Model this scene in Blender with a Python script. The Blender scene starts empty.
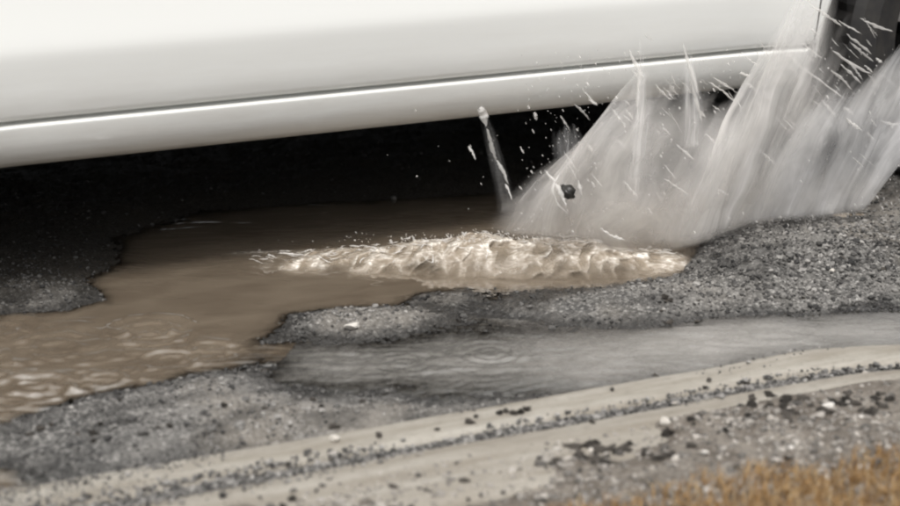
import bpy, math, random
import numpy as np
from mathutils import Vector

# ------------------------------------------------------------------ camera
FPX, CAMH = 2000.0, 1.2              # focal length in pixels of a 900 px wide frame, camera height
PITCH = math.atan(610 / FPX)
YAW = math.radians(25.3)             # turned from the road's normal
scene = bpy.context.scene
C = scene.collection
cam_d = bpy.data.cameras.new('camera'); cam = bpy.data.objects.new('camera', cam_d); C.objects.link(cam)
cam.location = (0, 0, CAMH); cam.rotation_euler = (math.pi / 2 - PITCH, 0, -YAW)
cam_d.sensor_width = 36; cam_d.lens = 36 * FPX / 900
cam_d.clip_start = 0.05; cam_d.clip_end = 2000
cam_d.dof.use_dof = True; cam_d.dof.focus_distance = 4.05; cam_d.dof.aperture_fstop = 3.0
scene.camera = cam
scene.render.resolution_x, scene.render.resolution_y = 1024, 576
# ------------------------------------------------------------------ sky, sun, exposure
SUN_EL, SUN_AZ = math.radians(60), math.radians(200)    # azimuth: the light comes from behind the camera
world = bpy.data.worlds.new('World'); scene.world = world; world.use_nodes = True
wn = world.node_tree; wn.nodes.clear()
sky = wn.nodes.new('ShaderNodeTexSky'); sky.sky_type = 'NISHITA'; sky.sun_disc = False
sky.sun_elevation = SUN_EL; sky.sun_rotation = SUN_AZ; sky.dust_density = 6; sky.air_density = 1.2
hs = wn.nodes.new('ShaderNodeHueSaturation'); hs.inputs['Saturation'].default_value = 0.22
bg = wn.nodes.new('ShaderNodeBackground'); bg.inputs['Strength'].default_value = 0.13
wo = wn.nodes.new('ShaderNodeOutputWorld')
wn.links.new(sky.outputs[0], hs.inputs['Color']); wn.links.new(hs.outputs[0], bg.inputs['Color']); wn.links.new(bg.outputs[0], wo.inputs['Surface'])
sun_d = bpy.data.lights.new('sun', 'SUN'); sun = bpy.data.objects.new('sun', sun_d); C.objects.link(sun)
sun_d.energy = 1.5; sun_d.angle = math.radians(12); sun_d.color = (1.0, 0.965, 0.91)
sdir = Vector((math.sin(SUN_AZ) * math.cos(SUN_EL), math.cos(SUN_AZ) * math.cos(SUN_EL), math.sin(SUN_EL)))
sun.rotation_euler = sdir.to_track_quat('Z', 'Y').to_euler()
vs = scene.view_settings
vs.view_transform = 'Standard'; vs.look = 'None'; vs.gamma = 1; vs.use_curve_mapping = False
vs.exposure = 0.42
scene.render.engine = 'CYCLES'
cy = scene.cycles
cy.use_denoising = True; cy.filter_width = 2.1
cy.max_bounces = 8; cy.transparent_max_bounces = 40; cy.diffuse_bounces = 4; cy.glossy_bounces = 4
cy.caustics_reflective = False; cy.caustics_refractive = False; cy.sample_clamp_indirect = 6

# ------------------------------------------------------------------ helpers
RNG = np.random.default_rng(7); random.seed(7)
cp_, sp_ = math.cos(PITCH), math.sin(PITCH); cY, sY = math.cos(YAW), math.sin(YAW)
def ray(x, y):
    a, b = (x - 450) / FPX, (y - 253) / FPX
    X, Y, Z = a, cp_ - b * sp_, -sp_ - b * cp_
    return np.array([X * cY + Y * sY, -X * sY + Y * cY, Z])
def gp(x, y, z=0.0):                 # the ground point that the photograph's pixel shows
    d = ray(x, y); return np.array([0, 0, CAMH]) + d * (z - CAMH) / d[2]
def vp(x, y, t):                     # the same on the upright plane at distance t across the road
    d = ray(x, y); return np.array([0, 0, CAMH]) + d * t / d[1]
_tab = RNG.random(65536).astype(np.float64)
def _h(ix, iy, seed):
    return _tab[(ix * 374761 + iy * 668265 + seed * 1442695 + (ix * iy) * 31) & 65535]
def vnoise(x, y, seed=0):
    ix = np.floor(x).astype(np.int64); iy = np.floor(y).astype(np.int64); fx = x - ix; fy = y - iy
    fx = fx * fx * (3 - 2 * fx); fy = fy * fy * (3 - 2 * fy)
    a, b, c, d = _h(ix, iy, seed), _h(ix + 1, iy, seed), _h(ix, iy + 1, seed), _h(ix + 1, iy + 1, seed)
    return (a * (1 - fx) + b * fx) * (1 - fy) + (c * (1 - fx) + d * fx) * fy
def fbm(x, y, oct=4, seed=0, gain=.5):
    s, a, n = 0, 1.0, 0
    for i in range(oct):
        s = s + a * (vnoise(x * 2 ** i + 13.7 * i, y * 2 ** i - 7.1 * i, seed + i) - .5) * 2; n += a; a *= gain
    return s / n
def sstep(a, b, x):
    t = np.clip((x - a) / (b - a), 0, 1); return t * t * (3 - 2 * t)
def sdf(poly, x, y):                 # positive inside
    P = np.array(poly)[:, :2]; d = np.full(x.shape, 1e9); ins = np.zeros(x.shape, bool)
    for i in range(len(P)):
        a, b = P[i], P[(i + 1) % len(P)]; e = b - a
        k = np.clip(((x - a[0]) * e[0] + (y - a[1]) * e[1]) / (e @ e), 0, 1)
        d = np.minimum(d, (x - a[0] - k * e[0]) ** 2 + (y - a[1] - k * e[1]) ** 2)
        c = (a[1] > y) != (b[1] > y)
        ins ^= c & (x < (b[0] - a[0]) * (y - a[1]) / (b[1] - a[1] + 1e-12) + a[0])
    return np.where(ins, 1, -1) * np.sqrt(d)

def mesh_np(name, verts, faces, mat, parent=None, smooth=True, attrs=None):
    """faces: int array (n,3) or (n,4)"""
    verts = np.asarray(verts, np.float32); faces = np.asarray(faces, np.int32)
    me = bpy.data.meshes.new(name)
    me.vertices.add(len(verts)); me.vertices.foreach_set('co', verts.ravel())
    k = faces.shape[1]
    me.loops.add(faces.size); me.loops.foreach_set('vertex_index', faces.ravel())
    me.polygons.add(len(faces)); me.polygons.foreach_set('loop_start', np.arange(0, faces.size, k, dtype=np.int32))
    me.polygons.foreach_set('use_smooth', np.full(len(faces), smooth))
    me.update(calc_edges=True)
    for an, (ty, val) in (attrs or {}).items():
        at = me.attributes.new(an, ty, 'POINT')
        at.data.foreach_set('value' if ty == 'FLOAT' else 'vector', np.asarray(val, np.float32).ravel())
    if mat: me.materials.append(mat)
    o = bpy.data.objects.new(name, me); C.objects.link(o)
    if parent: o.parent = parent
    return o
def pyobj(name, v, f, mat, parent=None, smooth=True):
    me = bpy.data.meshes.new(name); me.from_pydata([tuple(map(float, p)) for p in v], [], f); me.update()
    if smooth: me.polygons.foreach_set('use_smooth', [True] * len(me.polygons))
    me.materials.append(mat); o = bpy.data.objects.new(name, me); C.objects.link(o)
    if parent: o.parent = parent
    return o
def grid_faces(nu, nv, off=0):
    i, j = np.meshgrid(np.arange(nu - 1), np.arange(nv - 1), indexing='ij'); a = (i * nv + j).ravel() + off
    return np.stack([a, a + nv, a + nv + 1, a + 1], 1)
def empty(name, loc=(0, 0, 0), parent=None):
    o = bpy.data.objects.new(name, None); C.objects.link(o); o.location = loc; o.empty_display_size = .1
    if parent: o.parent = parent
    return o
def tag(o, label=None, cat=None, group=None, kind=None):
    for k, v in (('label', label), ('category', cat), ('group', group), ('kind', kind)):
        if v: o[k] = v
    return o

# ------------------------------------------------------------------ materials
class N:
    def __init__(s, name):
        s.m = bpy.data.materials.new(name); s.m.use_nodes = True; s.t = s.m.node_tree; s.t.nodes.clear()
        s.out = s.t.nodes.new('ShaderNodeOutputMaterial')
    def n(s, ty, **kw):
        nd = s.t.nodes.new('ShaderNode' + ty)
        for k, v in kw.items():
            if k.startswith('_'): setattr(nd, k[1:], v); continue
            s.set(nd, k, v)
        return nd
    def set(s, nd, k, v):
        sock = nd.inputs[int(k[1:])] if k[0] == 'i' and k[1:].isdigit() else nd.inputs[k.replace('__', ' ')]
        if isinstance(v, bpy.types.NodeSocket): s.t.links.new(v, sock)
        else: sock.default_value = v
    def attr(s, name): return s.n('Attribute', _attribute_name=name)
    def math(s, op, a, b=0.0, clamp=False):
        return s.n('Math', _operation=op, i0=a, i1=b, _use_clamp=clamp).outputs[0]
    def ramp(s, fac, stops):
        r = s.n('ValToRGB', Fac=fac); e = r.color_ramp.elements
        while len(e) < len(stops): e.new(.5)
        for q, (p, c) in zip(e, stops): q.position = p; q.color = (c, c, c, 1) if isinstance(c, (int, float)) else (*c, 1)
        return r.outputs[0]
    def mix(s, fac, a, b, blend='MIX'):
        m = s.n('Mix', _data_type='RGBA', _blend_type=blend, i0=fac)
        s.set(m, 'i6', a if isinstance(a, bpy.types.NodeSocket) else (*a, 1)); s.set(m, 'i7', b if isinstance(b, bpy.types.NodeSocket) else (*b, 1))
        return m.outputs[2]
    def noise(s, vec, scale, detail=4, rough=.55, dist=0.0):
        return s.n('TexNoise', Vector=vec, Scale=scale, Detail=detail, Roughness=rough, Distortion=dist).outputs[0]
    def obj(s): return s.n('TexCoord').outputs['Object']
    def bump(s, h, strength, dist): return s.n('Bump', Height=h, Strength=strength, Distance=dist).outputs[0]
    def surf(s, sock): s.t.links.new(sock, s.out.inputs['Surface']); return s.m
    def bsdf(s, **kw): return s.n('BsdfPrincipled', **kw)
def simple(name, col, rough=.5, **kw):
    k = N(name); return k.surf(k.bsdf(Base__Color=(*col, 1), Roughness=rough, **kw).outputs[0])

def m_asphalt():
    k = N('asphalt'); o = k.obj(); wet_shade = k.attr('wet_shade').outputs['Fac']; mud = k.attr('mud').outputs['Fac']
    vo = k.n('TexVoronoi', Vector=o, Scale=150, Randomness=1.0); vo2 = k.n('TexVoronoi', Vector=o, Scale=330)
    big = k.noise(o, 5, 5); fine = k.noise(o, 420, 3)
    sep = k.n('SeparateColor', Color=vo.outputs['Color']).outputs[0]
    chip = k.ramp(sep, [(0, (.065, .064, .063)), (.35, (.155, .151, .145)), (.7, (.225, .218, .207)), (1, (.38, .37, .352))])
    tar = k.ramp(vo.outputs['Distance'], [(.25, 1.0), (.62, .45)])
    c = k.mix(1.0, chip, tar, 'MULTIPLY')
    c = k.mix(k.ramp(big, [(.35, 0.0), (.7, .7)]), c, (.21, .201, .187))
    c = k.mix(mud, c, (.26, .225, .18))
    c = k.mix(1.0, c, k.ramp(k.math('ADD', k.math('MULTIPLY', wet_shade, -.8), 1.0), [(0, .0), (1, 1.0)]), 'MULTIPLY')  # darkens wet asphalt and paints the shade under the car
    h = k.math('ADD', k.math('MULTIPLY', vo.outputs['Distance'], -1.0), k.math('MULTIPLY', vo2.outputs['Distance'], -.4))
    r = k.math('SUBTRACT', .8, k.math('MULTIPLY', k.attr('film').outputs['Fac'], .5))
    return k.surf(k.bsdf(Base__Color=c, Roughness=r, Specular__IOR__Level=k.math('ADD', .12, k.math('MULTIPLY', k.attr('film').outputs['Fac'], .35)), Normal=k.bump(h, .6, .005)).outputs[0])
def m_stone(name, lo, hi, rough=.8, dist=.002):
    k = N(name); o = k.obj(); rnd = k.attr('rnd').outputs['Fac']; wet_shade = k.attr('wet_shade').outputs['Fac']
    c = k.mix(rnd, lo, hi)
    c = k.mix(k.ramp(k.noise(o, 260, 3), [(.35, 0.0), (.75, .45)]), c, (.05, .047, .042))
    c = k.mix(k.math('MULTIPLY', wet_shade, .72), c, (.012, .012, .012))  # dark tone of wet stones, also the painted shade under the car
    return k.surf(k.bsdf(Base__Color=c, Specular__IOR__Level=.15, Roughness=k.math('SUBTRACT', rough, k.math('MULTIPLY', wet_shade, .15)), Normal=k.bump(k.noise(o, 500, 3), .5, dist)).outputs[0])
def m_concrete(name, base, dirt):
    k = N(name); o = k.obj()
    st = k.n('Mapping', Vector=o, Scale=(1.2, 9, 1)).outputs[0]
    c = k.mix(k.ramp(k.noise(st, 3.0, 6, .65), [(.36, 0.0), (.62, 1.0)]), base, dirt)
    c = k.mix(k.ramp(k.noise(o, 60, 5, .7), [(.5, 0.0), (.8, .5)]), c, tuple(q * .55 for q in dirt))
    c = k.mix(k.ramp(k.noise(o, 700, 2), [(.3, .22), (.6, 0.0)]), c, (.08, .075, .07))
    h = k.math('ADD', k.noise(o, 300, 4, .7), k.math('MULTIPLY', k.noise(o, 40, 4), 2.0))
    return k.surf(k.bsdf(Base__Color=c, Roughness=.82, Normal=k.bump(h, .35, .003)).outputs[0])
def m_dirt():
    k = N('verge_dirt'); o = k.obj()
    c = k.ramp(k.noise(o, 16, 6, .7), [(.28, (.055, .043, .033)), (.45, (.15, .128, .105)), (.6, (.26, .232, .198)), (.8, (.34, .305, .26))])
    c = k.mix(k.ramp(k.noise(o, 130, 4, .7), [(.45, 0.0), (.7, .7)]), c, (.07, .06, .05))
    h = k.math('ADD', k.noise(o, 120, 5, .7), k.math('MULTIPLY', k.noise(o, 30, 4), 2.0))
    return k.surf(k.bsdf(Base__Color=c, Roughness=.92, Normal=k.bump(h, .7, .012)).outputs[0])
def m_water(name, deep, col, shallow, rscale, rstr, rough, ior):
    k = N(name); o = k.obj(); dp = k.attr('depth').outputs['Fac']; calm = k.attr('calm').outputs['Fac']
    st = k.n('Mapping', Vector=o, Rotation=(0, 0, .4), Scale=(1, 2.2, 1)).outputs[0]
    a = k.math('SUBTRACT', 1.0, k.math('POWER', 2.718, k.math('MULTIPLY', dp, -1.0 / shallow)), True)
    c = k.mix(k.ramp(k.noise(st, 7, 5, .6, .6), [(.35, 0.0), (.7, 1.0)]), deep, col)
    h = k.noise(st, rscale, 4, .55, .5)
    nrm = k.n('Bump', Height=h, Strength=k.math('MULTIPLY', calm, rstr), Distance=.004).outputs[0]
    body = k.n('BsdfDiffuse', Color=c).outputs[0]
    clear = k.n('BsdfTransparent', Color=(.9, .87, .82, 1)).outputs[0]
    under = k.n('MixShader', Fac=a, i1=clear, i2=body).outputs[0]
    gl = k.n('BsdfGlossy', Color=(1, 1, 1, 1), Roughness=rough, Normal=nrm).outputs[0]
    fr = k.n('Fresnel', IOR=ior, Normal=nrm).outputs[0]
    return k.surf(k.n('MixShader', Fac=fr, i1=under, i2=gl).outputs[0])
def m_spray():
    k = N('spray_water'); uv = k.attr('flow').outputs['Vector']; d = k.attr('dens').outputs['Fac']; mud = k.attr('mud').outputs['Fac']
    s1 = k.noise(k.n('Mapping', Vector=uv, Scale=(11, 1.1, 3)).outputs[0], 1.0, 3, .55, .4)
    s2 = k.noise(k.n('Mapping', Vector=uv, Scale=(42, 3, 9)).outputs[0], 1.0, 3, .6, .3)
    st = k.math('ADD', k.math('MULTIPLY', k.ramp(s1, [(.32, 0.0), (.72, 1.0)]), .75), k.math('MULTIPLY', k.ramp(s2, [(.42, 0.0), (.75, 1.0)]), .35))
    f = k.math('MULTIPLY', d, k.math('ADD', .37, k.math('MULTIPLY', st, .82)), True)
    c = k.mix(mud, (.92, .92, .93), (.74, .68, .60))
    df = k.n('BsdfDiffuse', Color=c).outputs[0]; tl = k.n('BsdfTranslucent', Color=c).outputs[0]
    w = k.n('MixShader', Fac=.42, i1=df, i2=tl).outputs[0]
    return k.surf(k.n('MixShader', Fac=f, i1=k.n('BsdfTransparent').outputs[0], i2=w).outputs[0])
def m_drop():
    k = N('water_drop')
    b = k.bsdf(Base__Color=(.86, .84, .81, 1), Roughness=.35, IOR=1.33, Alpha=.33)
    return k.surf(b.outputs[0])
def m_foam():
    k = N('foam_wave'); o = k.obj(); fo = k.attr('foam').outputs['Fac']; al = k.attr('dens').outputs['Fac']
    st = k.n('Mapping', Vector=o, Rotation=(0, .5, .3), Scale=(.55, 1, 1.8)).outputs[0]
    r = k.math('ABSOLUTE', k.math('SUBTRACT', k.noise(st, 30, 4, .55, 1.6), .5))
    lines = k.ramp(r, [(0, 1.0), (.045, .35), (.13, 0.0)])
    f = k.math('MULTIPLY', fo, k.math('ADD', .28, k.math('MULTIPLY', lines, 1.25)), True)
    c = k.mix(f, (.37, .31, .24), (.80, .76, .70))
    al = k.math('MULTIPLY', al, k.math('ADD', .66, k.math('MULTIPLY', f, .35)), True)
    b = k.bsdf(Base__Color=c, Roughness=k.math('ADD', .26, k.math('MULTIPLY', f, .2)), IOR=1.4, Alpha=al, Normal=k.bump(k.noise(st, 70, 3, .5), .35, .004))
    return k.surf(b.outputs[0])
def m_paint():
    k = N('white_paint'); o = k.obj()
    g = k.n('SeparateXYZ', Vector=o).outputs[2]
    dirt = k.math('MULTIPLY', k.ramp(g, [(.28, 1.0), (.5, 0.0)]), k.ramp(k.noise(k.n('Mapping', Vector=o, Scale=(1.5, 4, 10)).outputs[0], 4, 6, .7), [(.3, 0.05), (.8, .5)]))
    c = k.mix(dirt, (.735, .745, .73), (.42, .38, .33))
    return k.surf(k.bsdf(Base__Color=c, Roughness=.38, Coat__Weight=.4, Coat__Roughness=.14).outputs[0])
def m_grass():
    k = N('dry_grass'); rnd = k.attr('rnd').outputs['Fac']
    c = k.ramp(rnd, [(0, (.15, .075, .028)), (.4, (.31, .19, .085)), (.8, (.42, .28, .14)), (1, (.50, .39, .24))])
    d = k.n('BsdfDiffuse', Color=c).outputs[0]; t = k.n('BsdfTranslucent', Color=c).outputs[0]
    return k.surf(k.n('MixShader', Fac=.3, i1=d, i2=t).outputs[0])
def m_tyre():
    k = N('tyre_rubber'); o = k.obj()
    c = k.mix(k.ramp(k.noise(o, 25, 5, .7), [(.4, 0.0), (.75, .5)]), (.011, .011, .012), (.05, .045, .038))
    return k.surf(k.bsdf(Base__Color=c, Roughness=.45).outputs[0])
M = dict(asphalt=m_asphalt(), gravel=m_stone('gravel', (.045, .044, .044), (.37, .357, .337)), clod=m_stone('dark_clod', (.018, .016, .014), (.07, .062, .054), .9),
         pale=m_stone('pale_stone', (.62, .58, .52), (.8, .77, .72)), chip=m_stone('stone_chip', (.06, .056, .052), (.46, .43, .39)),
         gutter=m_concrete('gutter_concrete', (.355, .334, .292), (.24, .216, .178)), kerb=m_concrete('kerb_concrete', (.33, .307, .266), (.23, .204, .166)),
         dirt=m_dirt(), mudwater=m_water('muddy_water', (.128, .101, .074), (.180, .146, .109), .006, 30, .2, .03, 3.3),
         greywater=m_water('grey_water', (.27, .26, .24), (.38, .365, .34), .020, 46, .2, 0.06, 2.2),  # grey silt body, lightened to stand in for the splash's reflection
         spray=m_spray(), drop=m_drop(), foam=m_foam(), paint=m_paint(), grass=m_grass(), tyre=m_tyre(),
         black=simple('underbody_black', (.012, .012, .012), .7), trim=simple('black_trim', (.02, .02, .02), .5),
         alloy=simple('alloy', (.45, .45, .46), .35, Metallic=1.0), glass=simple('tinted_glass', (.01, .012, .012), .03),
         red=simple('red_lens', (.35, .01, .01), .1), lens=simple('lamp_lens', (.6, .6, .62), .05))

# ------------------------------------------------------------------ ground heights
G = lambda pts, z=0.0: [gp(x, y, z) for x, y in pts]
POLY_MUD = G([(-60, 318), (60, 309), (95, 300), (88, 280), (110, 262), (118, 238), (190, 214), (330, 202), (480, 194), (620, 186), (735, 190), (735, 215), (712, 238), (708, 262), (690, 277), (610, 287),
              (540, 291), (470, 291), (425, 297), (400, 308), (340, 312), (290, 316), (272, 335), (255, 356), (235, 371), (185, 380), (110, 397), (50, 415), (10, 428), (-60, 440)])
POLY_GUT = G([(265, 352), (300, 338), (380, 337), (450, 326), (520, 329), (600, 327), (660, 321), (740, 309), (800, 311), (960, 302), (960, 352), (900, 356), (780, 366), (680, 386), (600, 402), (520, 396), (440, 402), (390, 392), (330, 398), (262, 382)])
POLY_FAR = G([(735, 190), (790, 178), (850, 184), (872, 205), (860, 217), (800, 216), (752, 220)])
POLY_LOW = G([(-40, 468), (8, 472), (26, 488), (20, 520), (-40, 520)])
def koff(x):
    return -.12 * (1 - np.exp(-(np.maximum(np.asarray(x, float) - 1.93, 0) / .32) ** 2))
def road_h(x, y):
    n1 = fbm(x * 9, y * 9, 5, 3); n2 = fbm(x * 45, y * 45, 4, 11); n3 = fbm(x * 120, y * 120, 2, 23)
    d = np.maximum.reduce([sdf(POLY_MUD, x, y), sdf(POLY_GUT, x, y) - .004, sdf(POLY_FAR, x, y), sdf(POLY_LOW, x, y)])
    d = d + .026 * n1 + .024 * n2 + .008 * n3
    amp = np.where(sdf(POLY_GUT, x, y) > -.02, .030, .05); h = np.where(d > 0, -amp * np.tanh(np.maximum(d, 0) / .09) ** 1.5, .016 * np.tanh(np.maximum(-d, 0) / .10) ** 1.25)
    gl = gp(560, 350); shelf = sstep(.0, .03, sdf(POLY_GUT, x, y) + .01) * (1 - sstep(-.1, .45, x - gl[0]))
    h = np.where(h < 0, h * (1 - .5 * shelf), h)
    h = h + .0042 * n2 + .0038 * n3 + .0022 * fbm(x * 230, y * 230, 2, 29)
    rise = sstep(.0, .25, -d); h = h + .012 * rise * (n1 + .3)
    # gravel heaps thrown out of the hole
    for (px, py, r, a) in ((790, 262, .22, .03), (860, 282, .20, .022), (690, 300, .15, .010), (350, 322, .10, .014), (440, 297, .06, .008), (120, 425, .25, .010), (30, 300, .12, .012), (880, 190, .25, .035), (478, 309, .10, -.016), (520, 318, .07, -.012), (268, 352, .05, -.010)):
        q = gp(px, py); h = h + a * np.exp(-((x - q[0]) ** 2 + (y - q[1]) ** 2 * 2.2) / r ** 2) * (.8 + .5 * n2)
    yk = y - koff(x); h = np.where(yk < 2.80, h * sstep(2.68, 2.80, yk) + (1 - sstep(2.68, 2.80, yk)) * np.minimum(h, .004), h)
    far = sstep(3.2, 6, np.hypot(x - 1.8, y - 3.4))
    return h * (1 - far) + .012 * far
def verge_h(x, y):
    y = y - koff(x) * sstep(1.9, 2.35, y)
    n1 = fbm(x * 6, y * 6, 5, 51); n2 = fbm(x * 30, y * 30, 4, 61)
    edge = sstep(2.56, 2.40, y)
    cover = .018 * sstep(1.15, 1.75, x + .25 * n1) + .012 * n1      # soil creeps over the kerb further along
    return .010 + edge * (.010 + .010 * n1 + .006 * n2 + .025 * sstep(2.4, 1.9, y)) + sstep(2.575, 2.50, y) * cover
def axis(a, b, step, lo, hi):
    def out(start, end):
        v, st, s = [], step, start
        sg = 1 if end > start else -1
        while (end - s) * sg > 0:
            st *= 1.6; s = s + sg * st; v.append(s)
        return v
    return np.array(sorted(out(a, lo)) + list(np.arange(a, b, step)) + out(b, hi))

WP = gp(480, 308); WP2 = gp(30, 455); WP3 = gp(268, 350); WP4 = gp(720, 268)
def wet_shade_of(h, x, y):  # wetness near water and in patches, plus painted shade under the car
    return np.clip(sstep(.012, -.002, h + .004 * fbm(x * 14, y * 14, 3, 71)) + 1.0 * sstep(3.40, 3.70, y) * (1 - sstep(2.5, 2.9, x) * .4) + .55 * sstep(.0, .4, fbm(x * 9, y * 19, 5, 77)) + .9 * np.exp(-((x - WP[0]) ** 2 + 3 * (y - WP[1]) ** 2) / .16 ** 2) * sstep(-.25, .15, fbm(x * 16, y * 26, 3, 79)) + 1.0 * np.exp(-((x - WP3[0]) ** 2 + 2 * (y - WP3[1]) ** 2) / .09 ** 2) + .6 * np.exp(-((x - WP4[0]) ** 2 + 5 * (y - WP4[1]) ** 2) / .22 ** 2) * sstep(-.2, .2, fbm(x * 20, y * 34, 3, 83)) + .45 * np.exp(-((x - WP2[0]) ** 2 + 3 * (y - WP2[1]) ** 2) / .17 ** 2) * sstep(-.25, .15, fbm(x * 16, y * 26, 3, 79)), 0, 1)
# road
xs = axis(.1, 3.7, .0065, -400, 400); ys = axis(2.72, 4.7, .0075, 2.72, 400); ys = np.concatenate([[2.44, 2.50, 2.56, 2.58, 2.60, 2.62, 2.64, 2.66, 2.68, 2.70], ys])
X, Y = np.meshgrid(xs, ys, indexing='ij'); Z = road_h(X, Y)
wet_shade = wet_shade_of(Z, X, Y)
mud = np.clip(.5 * sstep(3.5, 3.8, Y) + .3 * sstep(.0, .6, fbm(X * 4, Y * 4, 4, 81) + .2 * sstep(2.2, 2.8, X)) * sstep(-.002, .01, Z), 0, 1)  # mud patches; the under-car part is a brown tint warming the painted shade
road = mesh_np('road', np.stack([X, Y, Z], -1).reshape(-1, 3), grid_faces(len(xs), len(ys)), M['asphalt'], attrs={'wet_shade': ('FLOAT', wet_shade), 'mud': ('FLOAT', mud), 'film': ('FLOAT', wet_shade * (1 - sstep(3.40, 3.65, Y)))})
tag(road, 'broken wetted grey asphalt road with gravel and a pothole', kind='structure')
# verge behind the kerb
xs = axis(.3, 2.9, .009, -400, 400); ys = axis(1.5, 2.562, .009, -400, 2.562)
X, Y = np.meshgrid(xs, ys, indexing='ij'); Y = Y + koff(X) * sstep(1.9, 2.35, Y); Z = verge_h(X, Y)
tag(mesh_np('verge', np.stack([X, Y, Z], -1).reshape(-1, 3), grid_faces(len(xs), len(ys)), M['dirt']), 'brown dirt verge with stones beside the kerb', kind='structure')

# gutter strip and kerb: long concrete lengths with rounded, slightly worn edges
def strip(name, y0, y1, ztop, zbot, mat, label, wob, seed):
    x = np.concatenate([[-60, -20, -8, -3, -1], np.arange(-.3, 4.2, .012), [5, 8, 20, 60]])
    prof = [(0, -1), (0, -.012), (.003, -.004), (.010, -.0005), (.25, 0), (.5, .0), (.75, 0), (1.010, -.0005), (1.003, -.004), (1.0, -.012), (1.0, -1)]
    V = []
    for q in x:
        e0 = wob * float(fbm(np.array([q * 4.]), np.array([1.]), 4, seed)[0]); e1 = wob * float(fbm(np.array([q * 4.]), np.array([9.]), 4, seed + 5)[0])
        dz = .003 * float(fbm(np.array([q * 3.]), np.array([4.]), 3, seed + 9)[0])
        a, b = y0 + e0 + float(koff(q)), y1 + e1 + float(koff(q))
        for (w, dzp) in prof:
            if w < .02: yy = a + w
            elif w > .98: yy = b - (w - 1.0 if w > 1 else 0)
            else: yy = a + (b - a) * w
            zz = zbot if dzp == -1 else ztop + dzp + dz
            V.append((q, yy, zz))
    return tag(mesh_np(name, V, grid_faces(len(x), len(prof)), mat), label, kind='structure')
strip('gutter', 2.632, 2.732, .013, -.12, M['gutter'], 'pale concrete gutter strip along the road edge', .008, 91)
strip('joint', 2.585, 2.640, .003, -.12, M['asphalt'], 'dark debris filled joint between gutter and kerb', .0, 95)
strip('kerb', 2.38, 2.588, .020, -.12, M['kerb'], 'worn concrete kerb top beside the verge', .006, 99)

# ------------------------------------------------------------------ water
def water(name, poly, mat, level, step, rings, wind, label, grow=.05, amp_mask=None):
    P = np.array(poly); x0, y0 = P[:, 0].min() - grow, P[:, 1].min() - grow; x1, y1 = P[:, 0].max() + grow, P[:, 1].max() + grow
    x1 = min(x1, 3.6); x0 = max(x0, .15)
    xs = np.arange(x0, x1, step); ys = np.arange(y0, y1, step)
    X, Y = np.meshgrid(xs, ys, indexing='ij'); g = road_h(X, Y); d = sdf(poly, X, Y)
    Z = np.full(X.shape, level)
    for (px, py, R, wl, a) in rings:
        q = gp(px, py); r = np.hypot(X - q[0], Y - q[1])
        Z = Z + 2.8 * a * (1 - 1.7 * np.abs(np.sin(np.pi * r / wl + fbm(X * 6, Y * 6, 2, 3)))) * sstep(R, R * .4, r) * sstep(0, wl, r) * (.7 + .5 * fbm(X * 8, Y * 8, 2, int(px)))
    cw, dw = X * .9 - Y * .43, X * .43 + Y * .9      # wavelets run across the wheel's wash
    wv = .6 * fbm(X * 5, Y * 5, 3, 9)
    Z = Z + wind * (.75 - np.abs(fbm(cw * 9 + wv, dw * 30 + wv * 2, 3, 5)) * 2.6 + .5 * fbm(cw * 14, dw * 50 + wv, 2, 6)) * (1 if amp_mask is None else amp_mask(X, Y))
    dep = np.clip(level - g, 0, .1)
    calm = np.ones(X.shape) if amp_mask is None else amp_mask(X, Y)
    F = grid_faces(len(xs), len(ys)); keep = (d > -grow).ravel()[F].any(1); F = F[keep]
    used = np.unique(F); re = np.full(X.size, -1); re[used] = np.arange(len(used))
    V = np.stack([X, Y, Z], -1).reshape(-1, 3)[used]
    return tag(mesh_np(name, V, re[F], mat, attrs={'depth': ('FLOAT', dep.ravel()[used]), 'calm': ('FLOAT', calm.ravel()[used])}), label, kind='structure')
leftq = gp(250, 340)
def left_mask(X, Y): return .12 + .88 * sstep(leftq[0] + .10, leftq[0] - .15, X + (Y - leftq[1]) * .8)
water('muddy_puddle', POLY_MUD, M['mudwater'], .0, .0055,
      [(150, 330, .13, .040, .0016), (212, 352, .08, .030, .0013), (55, 350, .14, .046, .0016), (170, 360, .08, .028, .0012), (30, 388, .12, .036, .0014), (105, 380, .09, .032, .0012), (0, 330, .12, .040, .0013)],
      .0030, 'brown muddy puddle filling the pothole beside the car', amp_mask=left_mask)
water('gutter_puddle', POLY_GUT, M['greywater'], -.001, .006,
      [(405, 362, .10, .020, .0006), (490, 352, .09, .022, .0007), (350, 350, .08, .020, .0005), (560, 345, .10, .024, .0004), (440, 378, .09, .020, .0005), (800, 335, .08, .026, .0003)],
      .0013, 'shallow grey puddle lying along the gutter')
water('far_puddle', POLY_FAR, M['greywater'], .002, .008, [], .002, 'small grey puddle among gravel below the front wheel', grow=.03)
water('kerb_puddle', POLY_LOW, M['mudwater'], .003, .008, [], .001, 'small brown puddle by the gutter end', grow=.03)

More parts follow.
